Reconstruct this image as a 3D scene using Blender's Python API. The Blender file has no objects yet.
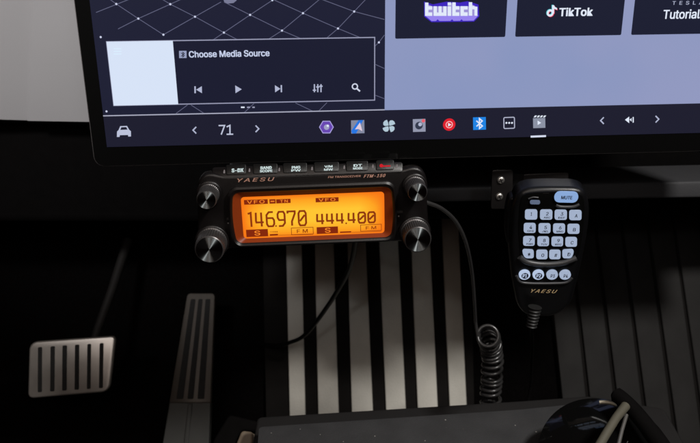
import bpy, math, random
import numpy as np
from mathutils import Vector, Matrix

random.seed(7)
SC = bpy.context.scene
COL = SC.collection
# ------------------------------------------------------------------ camera
PITCH = math.radians(30.0)
CAM_Z = 0.85
HFOV = math.radians(50.0)
FPX = 350.0 / math.tan(HFOV / 2)            # focal length in photo pixels (700 wide)
cam_d = bpy.data.cameras.new('camera')
cam_d.sensor_fit = 'HORIZONTAL'; cam_d.sensor_width = 36.0
cam_d.angle = HFOV
cam_d.clip_start = 0.02; cam_d.clip_end = 50.0
cam_d.dof.use_dof = True
cam_d.dof.focus_distance = 0.475
cam_d.dof.aperture_fstop = 15.0
cam = bpy.data.objects.new('camera', cam_d); COL.objects.link(cam)
cam.location = (0, 0, CAM_Z)
cam.rotation_euler = (math.pi / 2 - PITCH, 0, 0)
SC.camera = cam
# ------------------------------------------------------------------ world, lamps, exposure
world = bpy.data.worlds.new('World'); SC.world = world
world.use_nodes = True
bg = world.node_tree.nodes.get('Background')
bg.inputs['Color'].default_value = (1.0, 0.42, 0.36, 1)
bg.inputs['Strength'].default_value = 0.0035

def area_lamp(name, loc, target, size, power, color):
    ld = bpy.data.lights.new(name, 'AREA')
    ld.shape = 'DISK'; ld.size = size; ld.energy = power; ld.color = color
    o = bpy.data.objects.new(name, ld); COL.objects.link(o)
    o.location = loc
    d = Vector(target) - Vector(loc)
    o.rotation_euler = d.to_track_quat('-Z', 'Y').to_euler()
    return o

area_lamp('dome_lamp', (0.38, 0.09, CAM_Z + 0.44), (0.0, 0.62, 0.3), 0.10, 6.7, (1.0, 0.97, 0.93))
area_lamp('cabin_bounce_fill', (-0.08, -0.10, CAM_Z + 0.28), (0.0, 0.62, 0.35), 0.50, 1.1, (1.0, 0.80, 0.68))  # added wide warm fill standing in for light bounced around the cabin

def spot_lamp(name, loc, target, cone, power, color, radius):
    ld = bpy.data.lights.new(name, 'SPOT')
    ld.spot_size = math.radians(cone); ld.spot_blend = 0.6; ld.energy = power; ld.color = color; ld.shadow_soft_size = radius
    o = bpy.data.objects.new(name, ld); COL.objects.link(o)
    o.location = loc
    o.rotation_euler = (Vector(target) - Vector(loc)).to_track_quat('-Z', 'Y').to_euler()


spot_lamp('panel_fill_spot', (-0.34, -0.05, CAM_Z + 0.34), (-0.27, 0.55, CAM_Z - 0.10), 34, 20.0, (0.98, 0.97, 0.98), 0.05)  # added spot, no known fixture: brightens the pale dash panel
for lx in (-0.13, 0.10):
    area_lamp('knob_streak_fill', (lx, -0.16, CAM_Z + 0.24), (0.0, 0.42, CAM_Z - 0.25), 0.03, 0.22, (0.92, 0.97, 1.0))  # added pair near the camera: even fill and streaks on knob faces

SC.view_settings.view_transform = 'Standard'
SC.view_settings.look = 'None'
SC.view_settings.exposure = 0.0
SC.view_settings.gamma = 1.0
SC.render.film_transparent = False

# ------------------------------------------------------------------ geometry helpers
CP = np.array([0.0, 0.0, CAM_Z])
RC = np.array([[1, 0, 0],
               [0, math.sin(PITCH), -math.cos(PITCH)],
               [0, math.cos(PITCH), math.sin(PITCH)]], float)   # columns: right, up, back


def rot(a, b, c):
    a, b, c = (math.radians(t) for t in (a, b, c))
    Rx = np.array([[1, 0, 0], [0, math.cos(a), -math.sin(a)], [0, math.sin(a), math.cos(a)]])
    Ry = np.array([[math.cos(b), 0, math.sin(b)], [0, 1, 0], [-math.sin(b), 0, math.cos(b)]])
    Rz = np.array([[math.cos(c), -math.sin(c), 0], [math.sin(c), math.cos(c), 0], [0, 0, 1]])
    return Rx @ Ry @ Rz


def ray(p):
    return RC @ np.array([(p[0] - 350.0) / FPX, -(p[1] - 221.5) / FPX, -1.0])


def pt(px, py, depth):
    return CP + ray((px, py)) * depth


class Plane:
    """a real plane in the car: origin, axes a (right), b (up), n (towards the viewer); millimetres"""
    def __init__(s, o, R):
        s.o = np.array(o, float); s.R = np.array(R, float)

    def w(s, a, b, n=0.0):
        return s.o + s.R @ (np.array([a, b, n]) * 0.001)

    def px(s, p, n=0.0):
        d = ray(p); nn = s.R[:, 2]; o = s.o + nn * n * 0.001
        t = (nn @ (o - CP)) / (nn @ d)
        q = (CP + d * t - s.o) * 1000
        return (float(q @ s.R[:, 0]), float(q @ s.R[:, 1]))

    def rect(s, x0, y0, x1, y1, n=0.0):
        xm, ym = (x0 + x1) / 2, (y0 + y1) / 2
        return (s.px((x0, ym), n)[0], s.px((x1, ym), n)[0], s.px((xm, y1), n)[1], s.px((xm, y0), n)[1])


def lin(c):
    r = []
    for x in c:
        x /= 255.0
        r.append(x / 12.92 if x <= 0.04045 else ((x + 0.055) / 1.055) ** 2.4)
    return r


class MB:
    def __init__(s):
        s.v = []; s.f = []

    def add(s, vs, fs):
        k = len(s.v)
        s.v += [tuple(map(float, x)) for x in vs]
        s.f += [tuple(i + k for i in f) for f in fs]
        return s

    def flat(s, P, pts, n=0.0):
        return s.add([P.w(a, b, n) for a, b in pts], [tuple(range(len(pts)))])

    def flatpx(s, P, pts, n=0.0):
        return s.flat(P, ccw([P.px(p, n) for p in pts]), n)

    def prism(s, P, pts, n0, n1, bev=0.0, seg=2):
        pts = ccw(pts); N = len(pts)
        rings = [(pts, n0)]
        if bev > 0:
            for i in range(seg + 1):
                t = i / seg * math.pi / 2
                rings.append((offset(pts, -bev * (1 - math.cos(t))), n1 - bev + bev * math.sin(t)))
        else:
            rings.append((pts, n1))
        vs = []; fs = []
        for r, n in rings:
            vs += [P.w(a, b, n) for a, b in r]
        for k in range(len(rings) - 1):
            for i in range(N):
                j = (i + 1) % N
                fs.append((k * N + i, k * N + j, (k + 1) * N + j, (k + 1) * N + i))
        fs.append(tuple(range(N - 1, -1, -1)))
        K = (len(rings) - 1) * N
        fs.append(tuple(range(K, K + N)))
        return s.add(vs, fs)

    def loop_band(s, P, outer, no, inner, ni):
        """a sloping frame between two loops of equal length"""
        N = len(outer)
        vs = [P.w(a, b, no) for a, b in outer] + [P.w(a, b, ni) for a, b in inner]
        return s.add(vs, [(i, (i + 1) % N, N + (i + 1) % N, N + i) for i in range(N)])

    def tube(s, pts, r, seg=10, caps=True):
        pts = [np.array(p, float) for p in pts]; n = len(pts)
        rs = r if hasattr(r, '__len__') else [r] * n
        vs = []; fs = []; up = None
        for i, p in enumerate(pts):
            t = pts[min(i + 1, n - 1)] - pts[max(i - 1, 0)]
            t = t / (np.linalg.norm(t) + 1e-12)
            if up is None:
                h = np.array([0, 0, 1.0]) if abs(t[2]) < 0.9 else np.array([1.0, 0, 0])
                up = np.cross(t, h)
            up = up - t * (up @ t); up /= np.linalg.norm(up) + 1e-12
            w = np.cross(t, up)
            for k in range(seg):
                a = 2 * math.pi * k / seg
                vs.append(p + rs[i] * (math.cos(a) * up + math.sin(a) * w))
        for i in range(n - 1):
            for k in range(seg):
                l = (k + 1) % seg
                fs.append((i * seg + k, i * seg + l, (i + 1) * seg + l, (i + 1) * seg + k))
        if caps:
            fs.append(tuple(range(seg - 1, -1, -1))); fs.append(tuple(range((n - 1) * seg, n * seg)))
        return s.add(vs, fs)

    def lathe(s, P, c, prof, seg=48, ribs=0, ribd=0.0, riblim=(0, 0)):
        """prof: (radius, n) from back to front, closed at the front"""
        vs = []; fs = []
        for (r, n) in prof:
            for k in range(seg):
                a = 2 * math.pi * k / seg
                rr = r
                if ribs and riblim[0] <= n <= riblim[1]:
                    rr = r - ribd * (0.5 - 0.5 * math.cos(a * ribs))
                vs.append(P.w(c[0] + rr * math.cos(a), c[1] + rr * math.sin(a), n))
        for i in range(len(prof) - 1):
            for k in range(seg):
                l = (k + 1) % seg
                fs.append((i * seg + k, i * seg + l, (i + 1) * seg + l, (i + 1) * seg + k))
        fs.append(tuple(range((len(prof) - 1) * seg, len(prof) * seg)))
        return s.add(vs, fs)

    def stroke(s, P, pts, w, n=0.0, closed=False):
        """flat mitred ribbon on a plane"""
        N = len(pts); L = []; Rr = []
        for i, p in enumerate(pts):
            def dirv(i0, i1):
                d = np.array(pts[i1]) - np.array(pts[i0]); return d / (np.linalg.norm(d) + 1e-9)
            if closed:
                d0 = dirv((i - 1) % N, i); d1 = dirv(i, (i + 1) % N)
            else:
                d0 = dirv(max(i - 1, 0), max(i, 1) if i == 0 else i); d1 = dirv(min(i, N - 2), min(i, N - 2) + 1)
                if i == 0: d0 = d1
                if i == N - 1: d1 = d0
            m = d0 + d1; m /= np.linalg.norm(m) + 1e-9
            nn = np.array([-m[1], m[0]])
            k = w / 2 / max(0.35, abs(nn @ np.array([-d1[1], d1[0]])))
            q = np.array(p, float)
            if not closed and i == 0: q = q - d1 * w * 0.0
            L.append(q + nn * k); Rr.append(q - nn * k)
        vs = [P.w(a, b, n) for a, b in L] + [P.w(a, b, n) for a, b in Rr]
        fs = []
        for i in range(N if closed else N - 1):
            j = (i + 1) % N
            fs.append((i, N + i, N + j, j))
        return s.add(vs, fs)

    def strokepx(s, P, pts, w, n=0.0, closed=False):
        return s.stroke(P, [P.px(p, n) for p in pts], w, n, closed)

    def disc(s, P, c, r, n=0.0, seg=40, r_in=0.0):
        if r_in <= 0:
            return s.flat(P, [(c[0] + r * math.cos(2 * math.pi * k / seg), c[1] + r * math.sin(2 * math.pi * k / seg)) for k in range(seg)], n)
        o = [(c[0] + r * math.cos(2 * math.pi * k / seg), c[1] + r * math.sin(2 * math.pi * k / seg)) for k in range(seg)]
        i = [(c[0] + r_in * math.cos(2 * math.pi * k / seg), c[1] + r_in * math.sin(2 * math.pi * k / seg)) for k in range(seg)]
        return s.loop_band(P, o, n, i, n)

    def text(s, P, txt, rect, n=0.0, bold=0.0, space=1.0, shear=0.0, lift=0.0):
        vs, fs = text2d(txt, 0.0, space)
        a0, a1, b0, b1 = rect
        h = b1 - b0; e = bold * h * 1.3
        W = (a1 - a0) - abs(shear) * h - 2 * e; H = h - 2 * e * 0.6
        sh = [(0, 0)] if e <= 0 else [(-e, -e * .6), (e, -e * .6), (-e, e * .6), (e, e * .6)]
        for q, (dx, dy) in enumerate(sh):
            s.add([P.w(a0 + e + dx + x * W + shear * y * h, b0 + e * .6 + dy + y * H, n + lift + 0.012 * q) for x, y in vs], fs)
        return s

    def textpx(s, P, txt, x0, y0, x1, y1, n=0.0, **k):
        return s.text(P, txt, P.rect(x0, y0, x1, y1, n), n, **k)

    def build(s, name, mat, parent=None, smooth=0.0, bevel=0.0):
        me = bpy.data.meshes.new(name)
        M = Matrix.Identity(4)
        if parent is not None:
            r = parent
            while r.parent is not None: r = r.parent
            M = r.matrix_basis.inverted()
        me.from_pydata([tuple(M @ Vector(v)) for v in s.v], [], s.f)
        me.validate(); me.update()
        o = bpy.data.objects.new(name, me); COL.objects.link(o)
        if parent is not None: o.parent = parent
        if mat is not None: me.materials.append(mat)
        if smooth:
            me.polygons.foreach_set('use_smooth', [True] * len(me.polygons))
            me.set_sharp_from_angle(angle=math.radians(smooth))
        if bevel:
            b = o.modifiers.new('bevel', 'BEVEL'); b.width = bevel; b.segments = 2; b.limit_method = 'ANGLE'
        return o


_tc = {}
try:                                        # the interface font that ships inside Blender itself
    FONT = bpy.data.fonts.load(bpy.utils.system_resource('DATAFILES', path='fonts') + '/Inter.woff2')
except Exception:
    FONT = None


def text2d(txt, bold, space):
    key = (txt, bold, space)
    if key in _tc: return _tc[key]
    cu = bpy.data.curves.new('txt', 'FONT')
    cu.body = txt; cu.size = 1.0; cu.offset = bold; cu.space_character = space
    cu.resolution_u = 3
    if FONT is not None: cu.font = FONT
    o = bpy.data.objects.new('txt', cu); COL.objects.link(o)
    dg = bpy.context.evaluated_depsgraph_get(); dg.update()
    me = bpy.data.meshes.new_from_object(o.evaluated_get(dg))
    vs = [(v.co.x, v.co.y) for v in me.vertices]
    fs = [tuple(p.vertices) for p in me.polygons]
    bpy.data.objects.remove(o); bpy.data.curves.remove(cu); bpy.data.meshes.remove(me)
    xs = [v[0] for v in vs]; ys = [v[1] for v in vs]
    x0, x1, y0, y1 = min(xs), max(xs), min(ys), max(ys)
    vs = [((x - x0) / (x1 - x0), (y - y0) / (y1 - y0)) for x, y in vs]
    _tc[key] = (vs, fs)
    return _tc[key]


def area2(p):
    return sum(p[i][0] * p[(i + 1) % len(p)][1] - p[(i + 1) % len(p)][0] * p[i][1] for i in range(len(p)))


def ccw(p):
    p = [tuple(q) for q in p]
    return p if area2(p) > 0 else p[::-1]


def offset(pts, d):
    """offset a ccw polygon outward by d"""
    N = len(pts); out = []
    for i in range(N):
        p0 = np.array(pts[i - 1]); p1 = np.array(pts[i]); p2 = np.array(pts[(i + 1) % N])
        a = p1 - p0; b = p2 - p1
        a = a / (np.linalg.norm(a) + 1e-9); b = b / (np.linalg.norm(b) + 1e-9)
        na = np.array([a[1], -a[0]]); nb = np.array([b[1], -b[0]])
        m = na + nb; L = np.linalg.norm(m)
        m = m / L if L > 1e-6 else na
        k = d / max(0.4, m @ na)
        out.append(tuple(p1 + m * k))
    return out


def rnd(pts, r, seg=5):
    """round the corners of a polygon; r may be a list"""
    N = len(pts); out = []
    for i in range(N):
        rr = r[i] if hasattr(r, '__len__') else r
        p0 = np.array(pts[i - 1], float); p1 = np.array(pts[i], float); p2 = np.array(pts[(i + 1) % N], float)
        d0 = p0 - p1; d2 = p2 - p1
        l0 = np.linalg.norm(d0); l2 = np.linalg.norm(d2)
        k = min(rr, l0 * 0.48, l2 * 0.48)
        if k < 1e-6:
            out.append(tuple(p1)); continue
        A = p1 + d0 / l0 * k; B = p1 + d2 / l2 * k
        for j in range(seg + 1):
            t = j / seg
            out.append(tuple((1 - t) ** 2 * A + 2 * t * (1 - t) * (p1 * 0.85 + (A + B) / 2 * 0.15) + t * t * B))
    return out


def rr(a0, a1, b0, b1, r, seg=5):
    return rnd([(a0, b0), (a1, b0), (a1, b1), (a0, b1)], r, seg)


def spline(pts, n=8):
    pts = [np.array(p, float) for p in pts]; out = []
    for i in range(len(pts) - 1):
        p0 = pts[max(i - 1, 0)]; p1 = pts[i]; p2 = pts[i + 1]; p3 = pts[min(i + 2, len(pts) - 1)]
        for k in range(n):
            t = k / n
            out.append(0.5 * (2 * p1 + (p2 - p0) * t + (2 * p0 - 5 * p1 + 4 * p2 - p3) * t * t + (3 * p1 - p0 - 3 * p2 + p3) * t ** 3))
    out.append(pts[-1])
    return out


def thing(name, label, cat, P=None, loc=None, group=None):
    o = bpy.data.objects.new(name, None); COL.objects.link(o)
    o.empty_display_size = 0.02
    M = Matrix.Identity(4)
    if P is not None:
        for i in range(3):
            for j in range(3): M[i][j] = P.R[i][j]
        loc = P.o if loc is None else loc
    for i in range(3): M[i][3] = float(loc[i])
    o.matrix_basis = M
    o['label'] = label; o['category'] = cat
    if group: o['group'] = group
    return o


# ------------------------------------------------------------------ materials
MATS = {}


def mat(name, base, rough=0.5, metal=0.0, spec=0.5, emit=None, estr=1.0, noise=0.0, nscale=60.0, bump=0.0, bscale=400.0, coat=0.0, rnoise=0.0):
    if name in MATS: return MATS[name]
    m = bpy.data.materials.new(name); m.use_nodes = True
    nt = m.node_tree; b = nt.nodes['Principled BSDF']
    b.inputs['Base Color'].default_value = (*base, 1)
    b.inputs['Roughness'].default_value = rough
    b.inputs['Metallic'].default_value = metal
    b.inputs['Specular IOR Level'].default_value = spec
    b.inputs['Coat Weight'].default_value = coat
    tc = nt.nodes.new('ShaderNodeTexCoord')
    if noise or rnoise:
        nz = nt.nodes.new('ShaderNodeTexNoise'); nz.inputs['Scale'].default_value = nscale
        nz.inputs['Detail'].default_value = 6
        nt.links.new(tc.outputs['Object'], nz.inputs['Vector'])
        if noise:
            mx = nt.nodes.new('ShaderNodeMix'); mx.data_type = 'RGBA'
            mx.inputs['A'].default_value = (*[c * (1 - noise) for c in base], 1)
            mx.inputs['B'].default_value = (*[min(1, c * (1 + noise)) for c in base], 1)
            nt.links.new(nz.outputs['Fac'], mx.inputs['Factor'])
            nt.links.new(mx.outputs['Result'], b.inputs['Base Color'])
        if rnoise:
            mr = nt.nodes.new('ShaderNodeMapRange')
            mr.inputs['To Min'].default_value = max(0, rough - rnoise); mr.inputs['To Max'].default_value = min(1, rough + rnoise)
            nt.links.new(nz.outputs['Fac'], mr.inputs['Value']); nt.links.new(mr.outputs['Result'], b.inputs['Roughness'])
    if bump:
        n2 = nt.nodes.new('ShaderNodeTexNoise'); n2.inputs['Scale'].default_value = bscale; n2.inputs['Detail'].default_value = 4
        nt.links.new(tc.outputs['Object'], n2.inputs['Vector'])
        bp = nt.nodes.new('ShaderNodeBump'); bp.inputs['Strength'].default_value = bump; bp.inputs['Distance'].default_value = 0.001
        nt.links.new(n2.outputs['Fac'], bp.inputs['Height']); nt.links.new(bp.outputs['Normal'], b.inputs['Normal'])
    if emit is not None:
        b.inputs['Emission Color'].default_value = (*emit, 1)
        b.inputs['Emission Strength'].default_value = estr
    MATS[name] = m
    return m


def glow(name, rgb, k=1.0):
    """a lit piece of a display or key: glass black in itself, emitting the given colour"""
    return mat(name, (0.004, 0.004, 0.004), rough=0.2, spec=0.25, emit=lin(rgb), estr=k)


def pane_material():
    """the pale lavender pane: an LCD whose tint drifts slightly across the glass"""
    m = glow('ui_panel', (138, 150, 194)); nt = m.node_tree; b = nt.nodes['Principled BSDF']
    tc = nt.nodes.new('ShaderNodeTexCoord'); nz = nt.nodes.new('ShaderNodeTexNoise')
    nz.inputs['Scale'].default_value = 7.0; nz.inputs['Detail'].default_value = 3.0
    nt.links.new(tc.outputs['Object'], nz.inputs['Vector'])
    mr = nt.nodes.new('ShaderNodeMapRange'); mr.inputs['From Min'].default_value = 0.3; mr.inputs['From Max'].default_value = 0.7
    nt.links.new(nz.outputs['Fac'], mr.inputs['Value'])
    mx = nt.nodes.new('ShaderNodeMix'); mx.data_type = 'RGBA'
    mx.inputs['A'].default_value = (*lin((133, 148, 190)), 1); mx.inputs['B'].default_value = (*lin((150, 155, 193)), 1)
    nt.links.new(mr.outputs['Result'], mx.inputs['Factor']); nt.links.new(mx.outputs['Result'], b.inputs['Emission Color'])
    return m


M_FLOOR = mat('carpet', (0.0022, 0.0018, 0.0018), rough=0.95, spec=0.03, noise=0.6, nscale=300, bump=0.6, bscale=900)
M_BLACK = mat('black_plastic', (0.004, 0.004, 0.004), spec=0.25, rough=0.4, noise=0.25, nscale=90, bump=0.12, bscale=1800)
M_RADIO = mat('radio_plastic', (0.005, 0.004, 0.004), spec=0.35, rough=0.34, noise=0.2, nscale=120, bump=0.10, bscale=2500)
M_MIC = mat('mic_plastic', (0.0035, 0.0035, 0.004), spec=0.3, rough=0.33, noise=0.2, nscale=140, bump=0.08, bscale=2500)
M_SOFT = mat('soft_black', (0.003, 0.0026, 0.0026), rough=0.85, spec=0.06, noise=0.3, nscale=120)
M_GLOSS = mat('gloss_black', (0.003, 0.003, 0.003), rough=0.12, spec=0.2, rnoise=0.05, nscale=30)
M_RIM = mat('screen_rim', (0.16, 0.15, 0.15), rough=0.4, metal=0.2)
M_PALE = mat('pale_panel', (0.335, 0.33, 0.335), rough=0.7, spec=0.2, noise=0.05, nscale=14, bump=0.08, bscale=700)
M_LEDGE = mat('ledge_grey', (0.038, 0.038, 0.041), rough=0.6, noise=0.12, nscale=40, bump=0.1, bscale=900)
M_STEEL = mat('brushed_steel', (0.56, 0.525, 0.485), rough=0.42, metal=0.8, noise=0.14, nscale=45, rnoise=0.12)
M_DARKSTEEL = mat('dull_steel', (0.022, 0.020, 0.019), rough=0.5, metal=0.4, noise=0.25, nscale=60)
M_PEDAL2 = mat('dull_pedal_metal', (0.085, 0.073, 0.062), rough=0.55, metal=0.3, noise=0.2, nscale=60)
M_PEDAL3 = mat('pedal_plastic', (0.042, 0.043, 0.040), rough=0.6, noise=0.2, nscale=60)
M_RUBBER = mat('rubber', (0.012, 0.012, 0.012), rough=0.7, spec=0.25, noise=0.3, nscale=200)
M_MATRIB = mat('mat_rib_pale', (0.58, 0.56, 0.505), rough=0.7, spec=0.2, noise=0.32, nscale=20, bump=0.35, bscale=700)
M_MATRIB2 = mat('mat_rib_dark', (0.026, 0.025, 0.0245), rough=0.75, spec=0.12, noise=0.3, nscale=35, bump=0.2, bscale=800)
M_MATBASE = mat('mat_groove', (0.010, 0.009, 0.0085), rough=0.85, spec=0.06, noise=0.3, nscale=60)
M_TAN = mat('tan_leather', (0.20, 0.155, 0.11), rough=0.6, noise=0.2, nscale=60)
M_CORD = mat('cord_rubber', (0.030, 0.029, 0.029), rough=0.26, spec=0.6, noise=0.15, nscale=120)
M_CABLE = mat('cable_black', (0.005, 0.005, 0.005), rough=0.45, spec=0.3)
M_KNOB = mat('knob_side', (0.09, 0.085, 0.085), rough=0.38, metal=0.7)
M_GOLD = mat('gold_rim', (0.50, 0.46, 0.36), rough=0.4, metal=0.3)
M_CREAM = mat('cream_bar', (0.09, 0.083, 0.062), rough=0.5, noise=0.1, nscale=90)
M_LENS = mat('lens_black', (0.003, 0.003, 0.003), rough=0.04, spec=0.6)
M_SCREW = mat('screw_steel', (0.55, 0.53, 0.50), rough=0.35, metal=0.9)
M_LOGO = mat('logo_print', (0.62, 0.34, 0.26), rough=0.4, metal=0.2)
M_GOLDPRINT = mat('gold_print', (0.75, 0.55, 0.30), rough=0.4, metal=0.2)
M_HANG = mat('hanger_steel', (0.010, 0.009, 0.009), rough=0.3, spec=0.4, noise=0.4, nscale=90)
M_LEGEND = mat('key_legend', (0.02, 0.025, 0.05), rough=0.5)


def dusty(name, base):
    m = mat(name, base, rough=0.62, spec=0.3, noise=0.35, nscale=45, bump=0.3, bscale=1300)
    nt = m.node_tree; b = nt.nodes['Principled BSDF']
    tc = nt.nodes.new('ShaderNodeTexCoord'); vo = nt.nodes.new('ShaderNodeTexVoronoi'); vo.inputs['Scale'].default_value = 150
    nz = nt.nodes.new('ShaderNodeTexNoise'); nz.inputs['Scale'].default_value = 25
    nt.links.new(tc.outputs['Object'], vo.inputs['Vector']); nt.links.new(tc.outputs['Object'], nz.inputs['Vector'])
    sz = nt.nodes.new('ShaderNodeMath'); sz.operation = 'MULTIPLY'; sz.inputs[1].default_value = 0.2
    pw = nt.nodes.new('ShaderNodeMath'); pw.operation = 'POWER'; pw.inputs[1].default_value = 1.6
    nt.links.new(nz.outputs['Fac'], pw.inputs[0]); nt.links.new(pw.outputs[0], sz.inputs[0])
    lt = nt.nodes.new('ShaderNodeMath'); lt.operation = 'LESS_THAN'
    nt.links.new(vo.outputs['Distance'], lt.inputs[0]); nt.links.new(sz.outputs[0], lt.inputs[1])
    mx = nt.nodes.new('ShaderNodeMix'); mx.data_type = 'RGBA'; mx.inputs['B'].default_value = (0.3, 0.29, 0.27, 1)
    old = b.inputs['Base Color'].links[0].from_socket
    nt.links.new(old, mx.inputs['A']); nt.links.new(lt.outputs[0], mx.inputs['Factor'])
    nt.links.new(mx.outputs['Result'], b.inputs['Base Color'])
    return m


M_CONSOLE = dusty('console_plastic', (0.044, 0.044, 0.046))
M_CONSOLE2 = mat('console_edge', (0.013, 0.012, 0.012), rough=0.6, noise=0.2, nscale=50)

# ------------------------------------------------------------------ the setting: floor rising into the toe board
SLOPE = math.radians(46)
PT0 = pt(380, 400, 0.80)
PT = Plane(PT0, np.array([[1, 0, 0], [0, math.cos(SLOPE), -math.sin(SLOPE)], [0, math.sin(SLOPE), math.cos(SLOPE)]]))
tz = 0.72
yb = PT0[1] - PT0[2] / math.tan(SLOPE); yt = PT0[1] + (tz - PT0[2]) / math.tan(SLOPE)
prof = [(-1.0, 0.0), (yb - 0.03, 0.0), (yb + 0.02, 0.02), (yt - 0.02, tz - 0.02), (yt + 0.01, tz + 0.03), (yt + 0.02, 1.6)]
mb = MB(); vs = []; fs = []
for (y, z) in prof:
    z -= 0.006
    vs += [(-1.3, y + 0.004, z), (1.3, y + 0.004, z)]
for i in range(len(prof) - 1):
    fs.append((2 * i, 2 * i + 1, 2 * i + 3, 2 * i + 2))
mb.add(vs, fs)
fl = mb.build('floor', M_FLOOR); fl['kind'] = 'structure'

# ------------------------------------------------------------------ dashboard behind the screen
PD = Plane(pt(350, 150, 0.62), RC @ rot(18, 2, 0.4))
dash = thing('dashboard', 'dark dashboard with a pale upper panel, behind the touchscreen and radio', 'dashboard', PD)
PDL = Plane(pt(31, 60, 0.606), RC @ rot(16, 9, 0.4))
PDR = Plane(pt(31, 60, 0.60), RC @ rot(16, 2, 0.4))
mb = MB().prism(PDR, [PDR.px(p) for p in ((36.5, -70), (330, -70), (330, 126), (27.3, 121))], -14, 0, 0.4)
mb.build('upper_panel', M_PALE, dash, smooth=40)
mb = MB().prism(PDL, [PDL.px(p) for p in ((-110, -70), (46, -70), (38, 121.1), (-110, 117))], -14, 0, 1.2)
mb.build('upper_panel', M_PALE, dash, smooth=40)
mb = MB().prism(PD, rnd([PD.px(p) for p in ((-260, -90), (960, -90), (960, 225), (520, 236), (180, 240), (-260, 240))], 8), -120, -42, 10, 4)
mb.build('lower_panel', M_SOFT, dash, smooth=40)
PLG = Plane(pt(560, 192, 0.585), RC @ rot(16, 3, 1.0))
mb = MB().prism(PLG, [PLG.px(p) for p in ((330, 190), (800, 179), (800, 196.5), (330, 204))], -60, 0, 2.5, 3)
mb.build('ledge', M_LEDGE, dash, smooth=40)

# ------------------------------------------------------------------ floor mats
def floor_mat(label, px_ribs, y0, y1, lean, base_px, ribmat, h, group):
    t = thing('floor_mat', label, 'floor mat', PT, loc=PT.w(*PT.px(((base_px[0] + base_px[2]) / 2, 400)), 0), group=group)
    mb = MB()
    q = [PT.px(p) for p in ((base_px[0], base_px[1]), (base_px[2], base_px[1]), (base_px[2] + lean * (base_px[3] - base_px[1]), base_px[3]), (base_px[0] + lean * (base_px[3] - base_px[1]), base_px[3]))]
    mb.prism(PT, rnd(q, 6), -5.5, 0.5)
    mb.build('base', M_MATBASE, t)
    mb = MB()
    for (xa, xb, xc, xd) in px_ribs:
        q = [PT.px(p, h) for p in ((xa, y0), (xb, y0), (xd, y1), (xc, y1))]
        mb.prism(PT, q, 0.3, h, 1.0, 2)
    mb.build('rib_field', ribmat, t, smooth=50)
    return t


def ext(x0, x1, y0, y1, ya, yb):
    s = (x1 - x0) / (y1 - y0)
    return x0 + s * (ya - y0), x0 + s * (yb - y0)


ribs = []
for (a0, a1, b0, b1) in ((286.5, 302, 289.3, 305), (315.2, 334.2, 318, 338.3), (348, 366.5, 351.5, 372.5), (380, 399, 385.7, 405.5), (412, 431, 417.5, 437.5), (443.5, 460, 449.5, 466.5)):
    l0, l1 = ext(a0, b0, 260, 400, 205, 500); r0, r1 = ext(a1, b1, 260, 400, 205, 500)
    ribs.append((l0, r0, l1, r1))
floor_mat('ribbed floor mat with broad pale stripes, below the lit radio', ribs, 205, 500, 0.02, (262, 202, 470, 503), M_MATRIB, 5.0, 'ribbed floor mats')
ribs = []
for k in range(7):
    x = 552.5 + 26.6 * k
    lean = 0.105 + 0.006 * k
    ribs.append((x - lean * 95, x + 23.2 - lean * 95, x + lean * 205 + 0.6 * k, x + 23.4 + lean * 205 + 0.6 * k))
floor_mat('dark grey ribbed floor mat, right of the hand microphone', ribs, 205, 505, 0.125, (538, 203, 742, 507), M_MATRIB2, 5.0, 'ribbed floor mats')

# ------------------------------------------------------------------ pedals
PB = Plane(pt(70, 367, 0.70), RC @ rot(-4, 4, 0))
brake = thing('brake_pedal', 'wide steel brake pedal with six dark vertical rubber strips, hanging at the left', 'pedal', PB, group='foot pedals')
q = rnd([PB.px(p) for p in ((29.2, 342.0), (115.6, 335.8), (109.2, 391.8), (27.6, 398.6))], [7, 4.5, 7, 5])
mb = MB().prism(PB, q, -5, 0, 1.6, 3)
mb.build('plate', M_STEEL, brake, smooth=40)
mb = MB().prism(PB, offset(ccw(q), -1.2), -12, -5.2)
mb.build('backing', M_RUBBER, brake)
for (xt, xb, w) in ((39.9, 39.7, 4.2), (52.6, 52.2, 4.4), (64.6, 64.3, 4.6), (77.0, 76.6, 4.4), (89.1, 88.6, 3.8), (101.5, 100.8, 4.0)):
    yt_ = 347.2 - (xt - 40) * 0.064; yb_ = 392.4 - (xt - 40) * 0.066
    q = rnd([PB.px(p, 0.5) for p in ((xt - w / 2, yt_), (xt + w / 2, yt_ - .3), (xb + w / 2, yb_ - .3), (xb - w / 2, yb_))], 1.0, 3)
    MB().prism(PB, q, -1.0, 0.45, 0.25, 1).build('grip_strip', M_RUBBER, brake)
mb = MB().tube([pt(88, 362, 0.715), pt(97, 331, 0.735), pt(112, 290, 0.765), pt(128, 240, 0.80)], [0.0042, 0.0042, 0.0045, 0.005], 12)
mb.build('arm', M_DARKSTEEL, brake, smooth=60)

PA = Plane(PT.w(*PT.px((195, 360)), 55), PT.R)
acc = thing('accelerator_pedal', 'tall narrow accelerator pedal with three dark slots, between brake and radio', 'pedal', PA, group='foot pedals')
TL, TR, BR, BL = (187.2, 293.4), (214.8, 293.0), (207.5, 470), (158.0, 470)


def accp(s, y):
    t = (y - 293.2) / (470 - 293.2)
    return ((TL[0] * (1 - t) + BL[0] * t) * (1 - s) + (TR[0] * (1 - t) + BR[0] * t) * s, y)


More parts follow.
